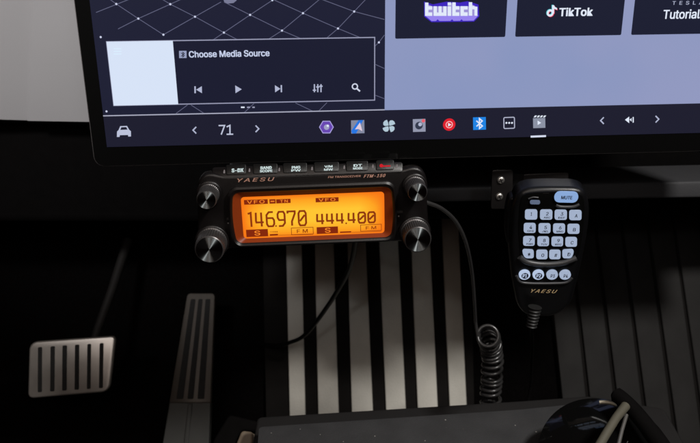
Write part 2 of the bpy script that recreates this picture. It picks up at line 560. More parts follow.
q = rnd([PA.px(p) for p in (accp(0, 402.5), accp(1, 402.5), accp(1, 478), accp(0, 478))], 1)
MB().prism(PA, q, -12, -1.0, 0.8, 2).build('lower_pad', M_PEDAL3, acc)
q = rnd([PA.px(accp(0.5 + dx, y)) for dx, y in ((-0.04, 404), (0.07, 404), (0.05, 478), (-0.03, 478))], 0.5)
MB().prism(PA, q, -2, 0.6, 0.8, 2).build('ridge', M_PEDAL3, acc)
q = rnd([PA.px(p) for p in (accp(0, 293.2), accp(1, 293.2), accp(1, 403), accp(0, 403))], [3.5, 3.5, 0.8, 0.8])
MB().prism(PA, q, -8, 0, 1.2, 2).build('plate', M_PEDAL2, acc, smooth=40)
for s0, s1 in ((0.16, 0.33), (0.43, 0.58), (0.68, 0.85)):
    q = rnd([PA.px(p, .4) for p in (accp(s0, 299), accp(s1, 299), accp(s1, 399), accp(s0, 399))], 1.2, 3)
    MB().prism(PA, q, -1, 0.4, 0.2, 1).build('grip_strip', M_RUBBER, acc)
MB().tube([PA.w(*PA.px((200, 330)), -8), PT.w(*PT.px((200, 330)), -2)], 0.008, 12).build('pivot', M_RUBBER, acc)

# ------------------------------------------------------------------ cable under the radio
c = spline([pt(356, 236, 0.54), pt(353, 256, 0.58), pt(346, 276, 0.63), pt(327, 307, 0.70), pt(306, 334, 0.745), pt(290, 342.5, 0.765), pt(276, 345.5, 0.785), pt(262, 344.0, 0.81), pt(246, 341, 0.87)], 10)
mb = MB().tube(c, 0.0021, 10)
o = mb.build('power_cable', M_CABLE, smooth=60)
o['label'] = 'thin black cable sagging from under the radio across the pale mat'; o['category'] = 'cable'

# ------------------------------------------------------------------ console at the bottom edge
CZ = pt(400, 428, 0.55)[2]


def onz(px, py, z):
    d = ray((px, py)); t = (z - CP[2]) / d[2]
    return CP + d * t


con = thing('centre_console', 'dusty dark grey centre console whose far edge crosses the bottom', 'console', loc=(0.08, 0.3, 0.0))
A = onz(258.5, 426.5, CZ); B = onz(520, 409, CZ); Cc = onz(585, 402.5, CZ)
Rg = onz(645, 412, CZ)
nearL = np.array([A[0] + 0.016, 0.12, CZ]); nearR = np.array([Rg[0] + 0.01, 0.12, CZ])
out = [A, B, Cc, Rg, nearR, nearL]
PC = Plane((0, 0, CZ), np.eye(3))
top = ccw([(p[0] * 1000, p[1] * 1000) for p in out])
mb = MB().prism(PC, rnd(top, 3, 4), -30, 0, 1.0, 2)
mb.build('top_slab', M_CONSOLE, con, smooth=40)
drop = 0.014
A2 = onz(257, 416.2, CZ - drop); B2 = onz(520, 400, CZ - drop); C2 = onz(590, 395, CZ - drop); R2 = onz(665, 408, CZ - drop)
nL = np.array([A2[0] - 0.002, 0.12, CZ - drop]); nR = np.array([R2[0] + 0.012, 0.12, CZ - drop])
PC2 = Plane((0, 0, CZ - drop), np.eye(3))
mb = MB().prism(PC2, rnd(ccw([(p[0] * 1000, p[1] * 1000) for p in (A2, B2, C2, R2, nR, nL)]), 4, 4), -1000 * (CZ - drop) + 6, 0, 2.5, 3)
mb.build('body', M_CONSOLE2, con, smooth=40)

# tan piece low at the left of the console
PTN = Plane(pt(244, 445, 0.60), RC @ rot(-20, 0, -4))
tan = thing('seat_cushion', 'tan leather cushion edge low beside the console corner', 'cushion', PTN)
MB().prism(PTN, rnd([PTN.px(p) for p in ((241.5, 430.5), (253.0, 432), (250, 520), (226, 520), (236, 444))], 2.5), -25, 0, 2, 3).build('padding', M_TAN, tan, smooth=40)
MB().prism(PTN, rnd([PTN.px(p) for p in ((228, 414), (257.5, 421), (256, 431.5), (240.5, 430), (234, 443), (224, 520), (205, 520), (212, 440))], 3), -30, -4, 2, 3).build('side_trim', M_SOFT, tan, smooth=40)

# ------------------------------------------------------------------ sunglasses on the console
lc = pt(596, 451, 0.49)
mir = pt(588, 424, 0.495)                    # where the lens mirrors the microphone's lit keypad
v1 = CP - mir; v1 /= np.linalg.norm(v1)
v2 = pt(548, 243, 0.455) - mir; v2 /= np.linalg.norm(v2)
hn = v1 + v2; hn /= np.linalg.norm(hn)
RL = 37.0; RCV = 300.0
gn = hn
for _ in range(6):
    gb = np.array([0, 1.0, 0]) - gn * gn[1]; gb /= np.linalg.norm(gb)
    ga = np.cross(gb, gn)
    PG = Plane(lc, np.stack([ga, gb, gn], 1))
    ma, mb_ = PG.px((588, 424))
    gn = hn - (ma * ga + mb_ * gb) / RCV; gn /= np.linalg.norm(gn)
sg = thing('sunglasses', 'sunglasses with a round glossy black lens and pale frame, on the console corner', 'sunglasses', PG)
mb = MB(); prof = []
for k in range(9):
    r = RL * (1 - k / 8.6) + 0.01
    prof.append((r, math.sqrt(RCV ** 2 - r ** 2) - math.sqrt(RCV ** 2 - RL ** 2)))
prof = [(RL, -2.0)] + prof
mb.lathe(PG, (0, 0), prof, 72)
mb.build('lens', M_LENS, sg, smooth=60)
c = spline([PG.w(*PG.px(p_), 0.6) for p_ in ((599.5, 402.6), (604, 402.4), (610, 403.0), (616.5, 405.0))], 5)
MB().tube(c, 0.0012, 10).build('rim', M_GOLD, sg, smooth=60)
mb = MB().tube([pt(625.5, 406, 0.475), pt(616, 418, 0.465), pt(606, 434, 0.455), pt(592, 458, 0.44)], [0.0030, 0.0027, 0.0027, 0.0027], 12)
mb.build('bridge_bar', M_CREAM, sg, smooth=60)
mb = MB().tube([pt(626.5, 415, 0.475), pt(622, 430, 0.465), pt(616, 455, 0.45)], 0.0012, 10)
mb.build('wire', M_SCREW, sg, smooth=60)
mb = MB().tube(spline([pt(614, 393.5, 0.495), pt(622, 399, 0.49), pt(636, 413, 0.48), pt(655, 437, 0.465), pt(672, 462, 0.45)], 5), [0.0032] * 2 + [0.0052] * 12 + [0.0056] * 7, 12)
mb.build('temple_arm', M_SOFT, sg, smooth=60)

# ------------------------------------------------------------------ touchscreen
PS = Plane(pt(350, 150, 0.47), RC @ rot(19.21, 3.62, 0.56))
ts = thing('touchscreen', 'large lit touchscreen with black bezel above the radio', 'touchscreen', PS)
UL, UR, VB, VT = -149.0, 262.0, 5.7, 258.0
MB().prism(PS, rr(UL - 9.2, UR + 9.2, VB - 12.6, VT + 10, 6.5, 7), -16, 0.0, 1.2, 3).build('housing', M_RIM, ts, smooth=40)
MB().prism(PS, rr(UL - 8.5, UR + 8.5, VB - 11.9, VT + 9.3, 5.9, 7), -0.8, 0.25, 0.12, 1).build('bezel', M_GLOSS, ts, smooth=40)
disp = MB().flat(PS, [(UL, VB), (UR, VB), (UR, VT), (UL, VT)], 0.33).build('display', glow('ui_map', (27, 29, 51)), ts)
N1, N2, N3, N4, N5 = 0.41, 0.49, 0.57, 0.65, 0.73
UI = lambda name, m, mb_: mb_.build(name, m, disp)
G_LINE = glow('ui_line', (150, 152, 178)); G_GRID = glow('ui_grid', (98, 100, 128)); G_DOT = glow('ui_dot', (205, 210, 235))
G_WHITE = glow('ui_white', (226, 234, 250)); G_ICON = glow('ui_icon', (176, 182, 208)); G_PANEL = pane_material()
G_BAR = glow('ui_bar', (27, 27, 45)); G_CARD = glow('ui_card', (24, 26, 47)); G_ART = glow('ui_art', (215, 227, 247)); G_TILE = glow('ui_tile', (24, 27, 48))
VBAR = 24.7
# grid floor drawn on the display
mb = MB()
for l in ([(108, -2), (116.3, 4), (138.3, 18.6), (163.4, 34.7)], [(160, -2), (170.3, 4.2), (195, 16.7), (223.9, 32.6), (238, 40)],
          [(224, 2), (250.1, 14.9), (282, 30.6), (303, 39.5)], [(272, -1), (303, 13.2), (338, 28.5), (365, 39.5)], [(318, -2), (354.2, 11.5), (384.4, 19.5)]):
    UI('map_line', G_GRID, MB().strokepx(PS, l, 0.36, N1))
for l in ([(118, 29), (138.3, 18.6), (170.3, 4.2), (184, -2)], [(163.4, 34.7), (195, 16.7), (221, 2)], [(213, 40), (223.9, 32.6), (250.1, 14.9), (272.3, .3), (276, -2)],
          [(268, 39.5), (282, 30.6), (303, 13.2), (320, -1)], [(325, 39.5), (338, 28.5), (354.2, 11.5), (367, -2)], [(373, 48), (378.9, 42.4), (384.4, 35)],
          [(96, 12.5), (130, -1)],
          [(176, 113.5), (187.5, 105)], [(191, 105), (203.5, 113)], [(244, 112.8), (254, 103.5)], [(295.5, 103), (313, 111.3)], [(318.5, 111.2), (327, 102.6)],
          [(375.5, 64.5), (384.4, 68.5)], [(375.5, 95.3), (384.4, 98.7)]):
    UI('map_line', G_GRID, MB().strokepx(PS, l, 0.36, N1 + .02))
for p in ((116.3, 4), (170.3, 4.2), (138.3, 18.6), (163.4, 34.7), (100.7, 37.1), (195, 16.7), (223.9, 32.6), (250.1, 14.9), (303, 13.2), (354.2, 11.5), (282, 30.6), (338, 28.5), (378.9, 42.4), (106.5, 111.4), (272.3, .2)):
    UI('map_point', G_DOT, MB().disc(PS, PS.px(p, N2), 0.62, N2, 12))
mb = MB().flatpx(PS, [(221, -6), (238, -6), (236.5, 0.5), (233.5, 3.0), (228, 3.6), (224.5, 2.2)], N2)
UI('car_tyre', glow('ui_tyre', (120, 122, 150)), mb)
# right pane with app tiles
UP = 21.6
UI('app_pane', G_PANEL, MB().flat(PS, [(UP, VBAR), (UR, VBAR), (UR, VT), (UP, VT)], N1))
for (a0, a1) in ((27.7, 94.4), (100.5, 165.9), (172.1, 238.0)):
    for (b0, b1) in ((67.6, 108.0), (114.0, 154.4)):
        t_ = UI('app_tile', G_TILE, MB().flat(PS, rr(a0, a1, b0, b1, 0.8, 3), N2))
# purple streaming logo: block letters with a slanted drop side
def blocks(mb, rects, n):
    for (x0, y0, x1, y1) in rects:
        mb.flatpx(PS, [(x0, y0), (x1, y0), (x1, y1), (x0, y1)], n)
lt = []
x = 425.0; yT, yX, yB = 2.6, 6.3, 15.9
lt += [(x, yT, x + 3.4, yB), (x + 3.45, yX, x + 7.2, yX + 3.4), (x + 3.45, yB - 3.5, x + 7.2, yB)]
x = 433.6
lt += [(x, yX, x + 3.3, yB), (x + 3.35, yB - 3.4, x + 4.9, yB), (x + 4.95, yX, x + 8.0, yB), (x + 8.05, yB - 3.4, x + 9.6, yB), (x + 9.65, yX, x + 12.9, yB)]
x = 447.7
lt += [(x, yX, x + 3.4, yB), (x, yT - .2, x + 3.4, yX - 1.0)]
x = 452.3
lt += [(x, yT - .2, x + 3.4, yB), (x + 3.45, yX - .1, x + 7.0, yX + 3.3), (x + 3.45, yB - 3.6, x + 7.0, yB)]
x = 460.5
lt += [(x, yX - .1, x + 3.4, yB), (x + 3.45, yX - .1, x + 7.2, yX + 3.2), (x + 3.45, yB - 3.6, x + 7.2, yB)]
x = 468.8
lt += [(x, yT - .4, x + 3.4, yB - .2), (x + 3.45, yX - .3, x + 5.6, yX + 3.0), (x + 5.65, yX + .4, x + 8.6, yB - .2)]
mb = MB().flatpx(PS, [(424.0, 1.6), (433, 4.4), (446.8, 1.6), (460, 2.6), (467.6, 1.2), (478.5, 4.6), (479.3, 16.2), (474, 21.6), (431.5, 22.2), (424.2, 16.6)], N3)
UI('logo_shadow', glow('ui_purple', (60, 36, 190)), mb)
mb = MB()
mb.flatpx(PS, [(425.0, 15.6), (478.4, 15.4), (473.6, 20.6), (463, 20.8), (461.6, 19.2), (460, 20.8), (453.6, 20.9), (452, 19.2), (450.4, 20.9), (439.4, 21.0), (437.6, 19.2), (436, 21.0), (431.6, 21.1)], N4)
UI('logo_side', glow('ui_lilac', (150, 130, 238)), mb)
UI('logo_backing', glow('ui_logo_back', (158, 148, 214)), MB().flatpx(PS, [(425.2, 3.4), (432.4, 6.4), (447.7, 6.4), (447.7, 3.0), (455.6, 3.0), (456, 6.4), (468.8, 6.4), (468.8, 2.8), (477.3, 7.2), (477.3, 15.6), (425.2, 15.8)], N4 + .04))
mb = MB(); blocks(mb, lt, N4 + .09); UI('logo_text', G_WHITE, mb)
# second tile: note icon and word
def note(dx, dy, n):
    mb = MB()
    r = PS.px((550.2 + dx, 13.0 + dy), n)
    mb.disc(PS, r, 2.1, n, 28, 0.95)
    mb.flatpx(PS, [(552.1 + dx, 5.2 + dy), (554.1 + dx, 5.2 + dy), (554.1 + dx, 13.4 + dy), (552.1 + dx, 13.4 + dy)], n + .01)
    mb.flatpx(PS, [(554.0 + dx, 5.2 + dy), (554.9 + dx, 7.0 + dy), (557.0 + dx, 8.0 + dy), (557.0 + dx, 9.9 + dy), (554.1 + dx, 8.7 + dy)], n + .02)
    return mb
UI('note_icon', glow('ui_red', (226, 60, 90)), note(0.55, 0.5, N3))
UI('note_icon', glow('ui_cyan', (60, 190, 200)), note(-0.55, -0.4, N4))
UI('note_icon', G_WHITE, note(0, 0, N5))
UI('tile_text', G_WHITE, MB().textpx(PS, 'TikTok', 559.2, 7.6, 592.9, 16.2, N4, bold=0.035))
UI('tile_text', G_ICON, MB().textpx(PS, 'TESLA', 672.4, 1.0, 703, 4.7, N4, bold=0.01, space=1.7))
UI('tile_text', G_WHITE, MB().textpx(PS, 'Tutorials', 663.3, 9.4, 705, 18.8, N4, bold=0.02))
# media card
a0, a1, b0, b1 = -142.0, 15.4, 31.1, 68.6
card = UI('media_card', G_CARD, MB().flat(PS, [(a0, b0), (a1, b0), (a1, b1), (a0, b1)], N2))
UI('card_outline', G_LINE, MB().stroke(PS, [(a0, b0), (a1, b0), (a1, b1), (a0, b1)], 0.62, N3, True))
UI('cover_art', G_ART, MB().flat(PS, [(a0, b0), (-103.7, b0), (-103.7, b1), (a0, b1)], N4))
mb = MB()
for y in (48.8, 51.4, 54.0): mb.strokepx(PS, [(113.6, y), (121.4, y)], 0.55, N5)
UI('menu_icon', glow('ui_menu', (218, 238, 255)), mb)
UI('card_text', glow('ui_text', (196, 205, 232)), MB().textpx(PS, 'Choose Media Source', 188.7, 50.3, 269.6, 57.0, N4, bold=0.03))
mb = MB().flatpx(PS, [(179, 50.9), (186.5, 50.8), (186.6, 58), (179.2, 58.1)], N4)
UI('source_icon', glow('ui_srcicon', (150, 158, 190)), mb)
UI('source_glyph', G_CARD, MB().strokepx(PS, [(181, 52.8), (184.4, 55.6), (182.8, 57), (182.8, 52.2), (184.4, 53.6), (181, 56.4)], 0.4, N5))
mb = MB().flatpx(PS, [(194.3, 86.3), (195.8, 86.3), (195.9, 93.2), (194.4, 93.2)], N4).flatpx(PS, [(196.2, 89.7), (201.8, 86.2), (202, 93.2)], N4)
UI('previous_icon', G_ICON, mb)
UI('play_icon', G_ICON, MB().flatpx(PS, [(235.2, 85.4), (241.8, 89.3), (235.5, 93.2)], N4))
mb = MB().flatpx(PS, [(274.9, 85.2), (280.4, 88.8), (275.1, 92.4)], N4).flatpx(PS, [(280.6, 85.1), (282.0, 85.1), (282.1, 92.2), (280.7, 92.3)], N4)
UI('next_icon', G_ICON, mb)
mb = MB()
for x, yk in ((314.4, 90.2), (317.8, 87.0), (321.0, 86.2)):
    mb.strokepx(PS, [(x, 84.2), (x, 92.2)], 0.75, N4)
    mb.strokepx(PS, [(x - 1.6, yk), (x + 1.6, yk)], 0.75, N4 + .03)
UI('slider_icon', G_ICON, mb)
mb = MB().disc(PS, PS.px((354.9, 86.5), N4), 1.95, N4, 28, 1.2).strokepx(PS, [(356.9, 88.6), (360.0, 91.3)], 0.95, N4 + .03)
UI('search_icon', glow('ui_search', (206, 212, 232)), mb)
for (xa, xb, g) in ((241.0, 244.6, G_WHITE), (247, 250, G_LINE), (252.3, 254.8, G_LINE)):
    UI('page_dot', g, MB().flatpx(PS, [(xa, 106.6), (xb, 106.6), (xb, 108), (xa, 108)], N3))
# task bar
UI('task_bar', G_BAR, MB().flat(PS, [(UL, VB), (UR, VB), (UR, VBAR), (UL, VBAR)], N3))
UI('bar_line', glow('ui_barline', (170, 172, 192)), MB().flat(PS, [(UL, VBAR), (UP, VBAR), (UP, VBAR + .65), (UL, VBAR + .65)], N4))
mb = MB().flatpx(PS, [(117.0, 131.6), (118.6, 130.0), (120.2, 126.2), (127.0, 125.9), (129.2, 129.8), (130.9, 131.2), (131.0, 136.4), (128.3, 136.6), (128.0, 135.0), (119.8, 135.2), (119.6, 136.9), (116.9, 137.0)], N4)
car_i = UI('car_icon', glow('ui_car', (188, 194, 218)), mb)
UI('car_glass', G_BAR, MB().flatpx(PS, [(120.3, 129.9), (121.3, 127.3), (126.2, 127.1), (127.6, 129.6)], N5))
chev = lambda x, y, s: [(x + s * 1.6, y - 3.3), (x - s * 1.6, y), (x + s * 1.6, y + 3.3)]
for (x, y, s) in ((194.6, 130.2, 1), (257.2, 128.8, -1), (602.2, 120.6, 1), (657.2, 119.2, -1)):
    UI('chevron_icon', G_ICON, MB().strokepx(PS, chev(x, y, s), 0.8, N4))
G_TEMP = glow('ui_temp', (190, 196, 218))
UI('temperature_text', G_TEMP, MB().strokepx(PS, [(218.6, 125.6), (224.6, 125.5), (221.2, 134.6)], 0.8, N4))
UI('temperature_text', G_TEMP, MB().strokepx(PS, [(226.6, 126.9), (229.9, 125.4), (230.0, 134.4)], 0.8, N4).strokepx(PS, [(226.6, 134.3), (233.2, 134.2)], 0.8, N4 + .03))
cx, cy = 326.4, 127.1
hexa = lambda r: [(cx + r * math.cos(math.radians(60 * k)), cy + r * 0.98 * math.sin(math.radians(60 * k))) for k in range(6)]
UI('hexagon_icon', glow('ui_lav', (168, 160, 220)), MB().flatpx(PS, hexa(7.4), N4))
UI('hexagon_fill', glow('ui_violet', (104, 70, 178)), MB().flatpx(PS, hexa(6.4), N5))
UI('hexagon_dot', glow('ui_hexdot', (160, 160, 196)), MB().disc(PS, PS.px((326.6, 127.2), N5 + .08), 1.7, N5 + .08, 20))
UI('hexagon_spark', G_WHITE, MB().disc(PS, PS.px((327.8, 125.8), N5 + .16), 0.75, N5 + .16, 14))
UI('map_icon', glow('ui_nav', (130, 136, 160)), MB().flatpx(PS, [(351.0, 120.4), (364.3, 120.0), (364.5, 133.2), (351.2, 133.6)], N4))
UI('map_icon', glow('ui_navblue', (38, 118, 226)), MB().flatpx(PS, [(358.5, 120.2), (363.2, 120.1), (356.2, 133.4), (352.2, 133.5), (351.2, 131.0)], N4 + .04))
UI('map_arrow', glow('ui_arrow', (225, 205, 222)), MB().flatpx(PS, [(360.0, 122.4), (362.4, 131.2), (358.6, 129.0), (355.0, 129.4)], N5))
mb = MB(); c0 = PS.px((388.9, 126.0), N4)
for k in range(4):
    a = math.radians(90 * k + 20)
    pts = [(c0[0] + r * math.cos(a + t), c0[1] + r * math.sin(a + t)) for r, t in ((0.4, 0.0), (2.2, -0.12), (4.1, -0.05), (4.3, 0.3), (4.2, 0.65), (3.6, 0.98), (2.7, 1.16), (1.8, 1.2), (1.0, 1.05))]
    mb.flat(PS, ccw(pts), N4)
UI('fan_icon', glow('ui_fan', (178, 200, 214)), mb)
UI('camera_icon', glow('ui_cam', (146, 150, 172)), MB().flatpx(PS, [(412.8, 119.2), (425.4, 118.8), (425.6, 131.6), (413.0, 132.0)], N4))
UI('camera_lens', glow('ui_camlens', (52, 58, 78)), MB().disc(PS, PS.px((419.0, 125.6), N5), 2.4, N5, 24))
UI('camera_glint', G_ICON, MB().disc(PS, PS.px((420.2, 124.4), N5 + .08), 1.2, N5 + .08, 20))
UI('camera_light', glow('ui_camred', (232, 96, 110)), MB().disc(PS, PS.px((423.4, 120.8), N5), 1.1, N5, 16))
c0 = PS.px((449.2, 124.6), N4)
UI('music_icon', glow('ui_musicred', (222, 30, 44)), MB().disc(PS, c0, 3.9, N4, 32))
UI('music_ring', glow('ui_musicring', (250, 190, 190)), MB().disc(PS, c0, 2.25, N5, 28, 1.75))
UI('music_play', G_WHITE, MB().flatpx(PS, [(448.1, 122.8), (451.4, 124.7), (448.2, 126.6)], N5 + .04))
UI('bluetooth_icon', glow('ui_btblue', (28, 130, 226)), MB().flatpx(PS, [(473.0, 117.4), (485.8, 117.0), (486.0, 129.6), (473.2, 130.0)], N4))
UI('bluetooth_glyph', G_WHITE, MB().strokepx(PS, [(476.4, 120.8), (482.4, 126.0), (479.5, 128.4), (479.4, 118.6), (482.3, 121.0), (476.5, 126.4)], 0.75, N5))
q = [PS.px(p, N4) for p in ((503.8, 117.6), (514.4, 117.2), (514.6, 128.2), (504.0, 128.6))]
UI('more_icon', glow('ui_more', (176, 180, 202)), MB().stroke(PS, rnd(ccw(q), 0.7, 3), 0.62, N4, True))
mb = MB()
for x in (506.4, 509.2, 512.0): mb.disc(PS, PS.px((x, 122.9), N4), 0.62, N4, 10)
UI('more_dots', G_WHITE, mb)
UI('clapper_icon', glow('ui_clap', (140, 146, 164)), MB().flatpx(PS, [(533.0, 118.2), (545.2, 117.8), (545.4, 127.8), (533.2, 128.2)], N4))
mb = MB()
for k in range(4): mb.flatpx(PS, [(533.6 + 3.1 * k, 117.4), (535.0 + 3.1 * k, 115.5), (537.0 + 3.1 * k, 115.5), (535.6 + 3.1 * k, 117.3)], N4)
UI('clapper_stripes', G_WHITE, mb)
UI('clapper_play', G_WHITE, MB().flatpx(PS, [(537.6, 120.6), (541.2, 122.8), (537.7, 125.0)], N5))
UI('active_mark', glow('ui_mark', (214, 220, 240)), MB().flatpx(PS, [(530.6, 135.7), (546.0, 135.1), (546.0, 137.0), (530.7, 137.6)], N4))
mb = MB().flatpx(PS, [(625.0, 119.8), (629.2, 116.6), (629.2, 123.2)], N4).flatpx(PS, [(629.6, 119.7), (631.6, 118.0), (631.6, 121.6)], N4).strokepx(PS, [(633.2, 117.0), (633.2, 122.6)], 0.7, N4)
UI('speaker_icon', G_WHITE, mb)

# ------------------------------------------------------------------ two-way radio
PR = Plane(pt(313, 215, 0.465), RC @ rot(19.44, 2.86, 1.44))
rad = thing('two_way_radio', 'black two-way radio with glowing amber display and four knobs, under the touchscreen', 'radio', PR)
R_ = lambda x, y, n=0.0: PR.px((x, y), n)
# face outline with an ear round each pair of knobs
face = [(226, 177.0), (392, 171.8), (402, 171.0), (413, 167.5), (424, 170.5), (428.5, 182), (428.0, 203), (429.5, 228), (425, 243), (414, 247.5), (402, 243), (396, 243.5), (235, 250), (229, 250.5),
        (222, 255), (211, 257), (200, 252), (196.5, 241), (197.0, 214), (195.6, 190), (199, 178), (208, 173.5), (218, 176)]
fq = rnd([R_(*p) for p in face], 4.0, 4)
MB().prism(PR, fq, -9, -2.6, 2.0, 3).build('front_panel', M_RADIO, rad, smooth=45)
q = rnd([R_(*p) for p in ((222, 180), (404, 174), (404, 244), (222, 252))], 3)
MB().prism(PR, q, -62, -9.2, 1).build('body', M_BLACK, rad, smooth=40)
MB().prism(PR, rr(-30, 30, -10, 14, 2), -128, -62.2).build('mount', M_BLACK, rad)
# sloping key strip along the top edge
ang = math.radians(38)
Rs = PR.R @ np.array([[1, 0, 0], [0, math.cos(ang), -math.sin(ang)], [0, math.sin(ang), math.cos(ang)]]).T
# tilt the strip back: its up axis leans away from the viewer
Rs = PR.R @ np.array([[1, 0, 0], [0, math.cos(ang), math.sin(ang)], [0, -math.sin(ang), math.cos(ang)]])
eb = R_(311, 176.2)
PK = Plane(PR.w(eb[0], eb[1], -2.4), Rs)
K_ = lambda x, y, n=0.0: PK.px((x, y), n)
q = rnd([K_(*p) for p in ((212, 178.4), (403, 172.4), (403, 161.5), (212, 167.0))], 2)
MB().prism(PK, q, -16, 0.2, 0.8, 2).build('key_strip', M_RADIO, rad, smooth=40)
G_KEY = glow('radio_key_lit', (205, 222, 222)); G_KEYR = glow('radio_key_red', (205, 18, 34)); G_SEP = glow('radio_sep', (120, 112, 112))
keys = [(221.5, 238.5, 'S-DX', None, (232.0, 243.5, 168.2, 172.2)), (253, 277.5, 'BAND', 'SCOPE', (259.8, 272.4, 166.3, 172.2)), (283, 307, 'PMG', 'PW', (291.2, 300.8, 166.0, 171.5)),
        (314, 339, 'V/M', 'MW', (324.0, 333.0, 165.3, 170.6)), (346, 368, 'DT', 'MODE', (353.0, 362.6, 164.2, 169.4)), (376, 394, None, None, (379.0, 390.5, 163.6, 168.0))]
keys[0] = (226, 246, 'S-DX', None, (231.6, 243.6, 168.4, 172.2))
for i, (x0, x1, l1, l2, (lx0, lx1, ly0, ly1)) in enumerate(keys):
    ya = 174.6 - (x0 - 226) * 0.030; yb_ = ya - 10.0
    q = rnd([K_(x0, ya, .8), K_(x1, ya - .6, .8), K_(x1, yb_ - .6, .8), K_(x0, yb_, .8)], 1.0, 3)
    k = MB().prism(PK, q, 0.0, 0.9, 0.35, 2).build('button', M_BLACK, rad, smooth=40)
    mb = MB()
    if l2:
        mid = ly0 + (ly1 - ly0) * 0.52
        w = lx1 - lx0
        mb.textpx(PK, l1, lx0 + w * 0.05, ly0, lx1 - w * 0.05, mid - .2, 1.0, bold=0.05)
        mb.textpx(PK, l2, lx0, mid + .35, lx1, ly1, 1.0, bold=0.05)
        mb.build('legend', G_KEY, k)
    elif l1:
        mb.textpx(PK, l1, lx0, ly0, lx1, ly1, 1.0, bold=0.05).build('legend', G_KEY, k)
    else:
        c0 = K_(381.4, 165.7, 1.0)
        mb.disc(PK, c0, 1.15, 1.0, 20).strokepx(PK, [(381.8, 166.2), (390.4, 165.9)], 0.9, 1.05)
        mb.build('legend', G_KEYR, k)
for (x, y) in ((224.2, 171.7), (249.4, 170.3), (279.2, 169.6), (312.0, 168.6), (344.2, 167.3), (372.8, 166.3), (396.8, 166.2)):
    q = [K_(x - 1.0, y + 1.6, .3), K_(x + 1.0, y + 1.5, .3), K_(x + 0.6, y - 1.8, .3), K_(x - .3, y - 1.8, .3)]
    MB().prism(PK, rnd(q, 0.5, 3), 0.0, 0.5).build('indicator', G_SEP, rad)
# printed names on the strip under the keys
MB().text(PR, 'YAESU', PR.rect(235.4, 177.9, 274.6, 181.6, -2.3), -2.3, bold=0.015, space=1.25, shear=0.5).build('brand_print', M_LOGO, rad)
MB().text(PR, 'FM TRANSCEIVER', PR.rect(328, 175.6, 361, 177.6, -2.3), -2.3, bold=0.02, shear=0.2).build('model_print', M_LOGO, rad)
MB().text(PR, 'FTM-150', PR.rect(363.5, 174.2, 386.0, 177.4, -2.3), -2.3, bold=0.03, space=1.15, shear=0.4).build('model_print', M_LOGO, rad)
# raised frame, recess and lit glass
A0, A1 = R_(244, 220)[0], R_(382.7, 213)[0]
B0, B1 = R_(312, 235.6)[1], R_(312, 197.3)[1]


def lobe(a0, a1, b0, b1, r, bulge, seg=6):
    """rounded panel with bulging sides"""
    q = rr(a0, a1, b0, b1, r, seg)
    bm = (b0 + b1) / 2; hh = (b1 - b0) / 2
    out = []
    for a, b in q:
        k = bulge * (1 - ((b - bm) / hh) ** 2)
        out.append((a + (k if a > (a0 + a1) / 2 else -k), b))
    return out


def dense(q, m=3):
    out = []
    for i in range(len(q)):
        p0, p1 = np.array(q[i]), np.array(q[(i + 1) % len(q)])
        L = np.linalg.norm(p1 - p0); k = max(1, min(24, int(L / 1.5)))
        for j in range(k): out.append(tuple(p0 + (p1 - p0) * j / k))
    return out


base = dense(rr(0, 1000, 0, 1000, 60, 6))
def mapq(a0, a1, b0, b1, r, bulge):
    """same point count for every call: rounded rectangle sampled evenly by angle"""
    out = []
    edges = []
    n_s, n_l, n_c = 14, 50, 8
    def arc(cx, cy, t0):
        return [(cx + r * math.cos(t0 + math.pi / 2 * k / n_c), cy + r * math.sin(t0 + math.pi / 2 * k / n_c)) for k in range(n_c)]
    def seg(p, q_, n):
        return [(p[0] + (q_[0] - p[0]) * k / n, p[1] + (q_[1] - p[1]) * k / n) for k in range(n)]
    edges += arc(a0 + r, b0 + r, math.pi) + seg((a0 + r, b0), (a1 - r, b0), n_l)
    edges += arc(a1 - r, b0 + r, -math.pi / 2) + seg((a1, b0 + r), (a1, b1 - r), n_s)
    edges += arc(a1 - r, b1 - r, 0) + seg((a1 - r, b1), (a0 + r, b1), n_l)
    edges += arc(a0 + r, b1 - r, math.pi / 2) + seg((a0, b1 - r), (a0, b0 + r), n_s)
    bm = (b0 + b1) / 2; hh = (b1 - b0) / 2
    for a, b in edges:
        k = bulge * (1 - ((b - bm) / hh) ** 2)
        out.append((a + (k if a > (a0 + a1) / 2 else -k), b))
    return out


f_out = mapq(A0 - 7.6, A1 + 7.2, B0 - 5.6, B1 + 8.4, 5.0, 1.6)
f_mid = mapq(A0 - 6.4, A1 + 6.0, B0 - 4.4, B1 + 7.2, 4.4, 1.6)
f_in = mapq(A0 - 5.6, A1 + 5.2, B0 - 3.4, B1 + 5.2, 4.0, 1.6)
g_in = mapq(A0 - 1.0, A1 + 1.0, B0 - 1.0, B1 + 1.0, 2.0, 0.2)
mb = MB().loop_band(PR, f_out, -2.7, f_out, 0.9).loop_band(PR, f_out, 0.9, f_mid, 1.7).loop_band(PR, f_mid, 1.7, f_in, 0.9).loop_band(PR, f_in, 0.9, offset(f_in, -0.5), 0.3)
mb.build('bezel', M_RADIO, rad, smooth=40)
M_RECESS = mat('frame_backlight_tint', (0.21, 0.030, 0.003), rough=0.45, spec=0.3)  # orange base colour stands in for backlight glow on the dark surround
mb = MB().loop_band(PR, offset(f_in, -0.5), 0.3, g_in, -2.45)
mb.build('display_surround', M_RECESS, rad, smooth=40)


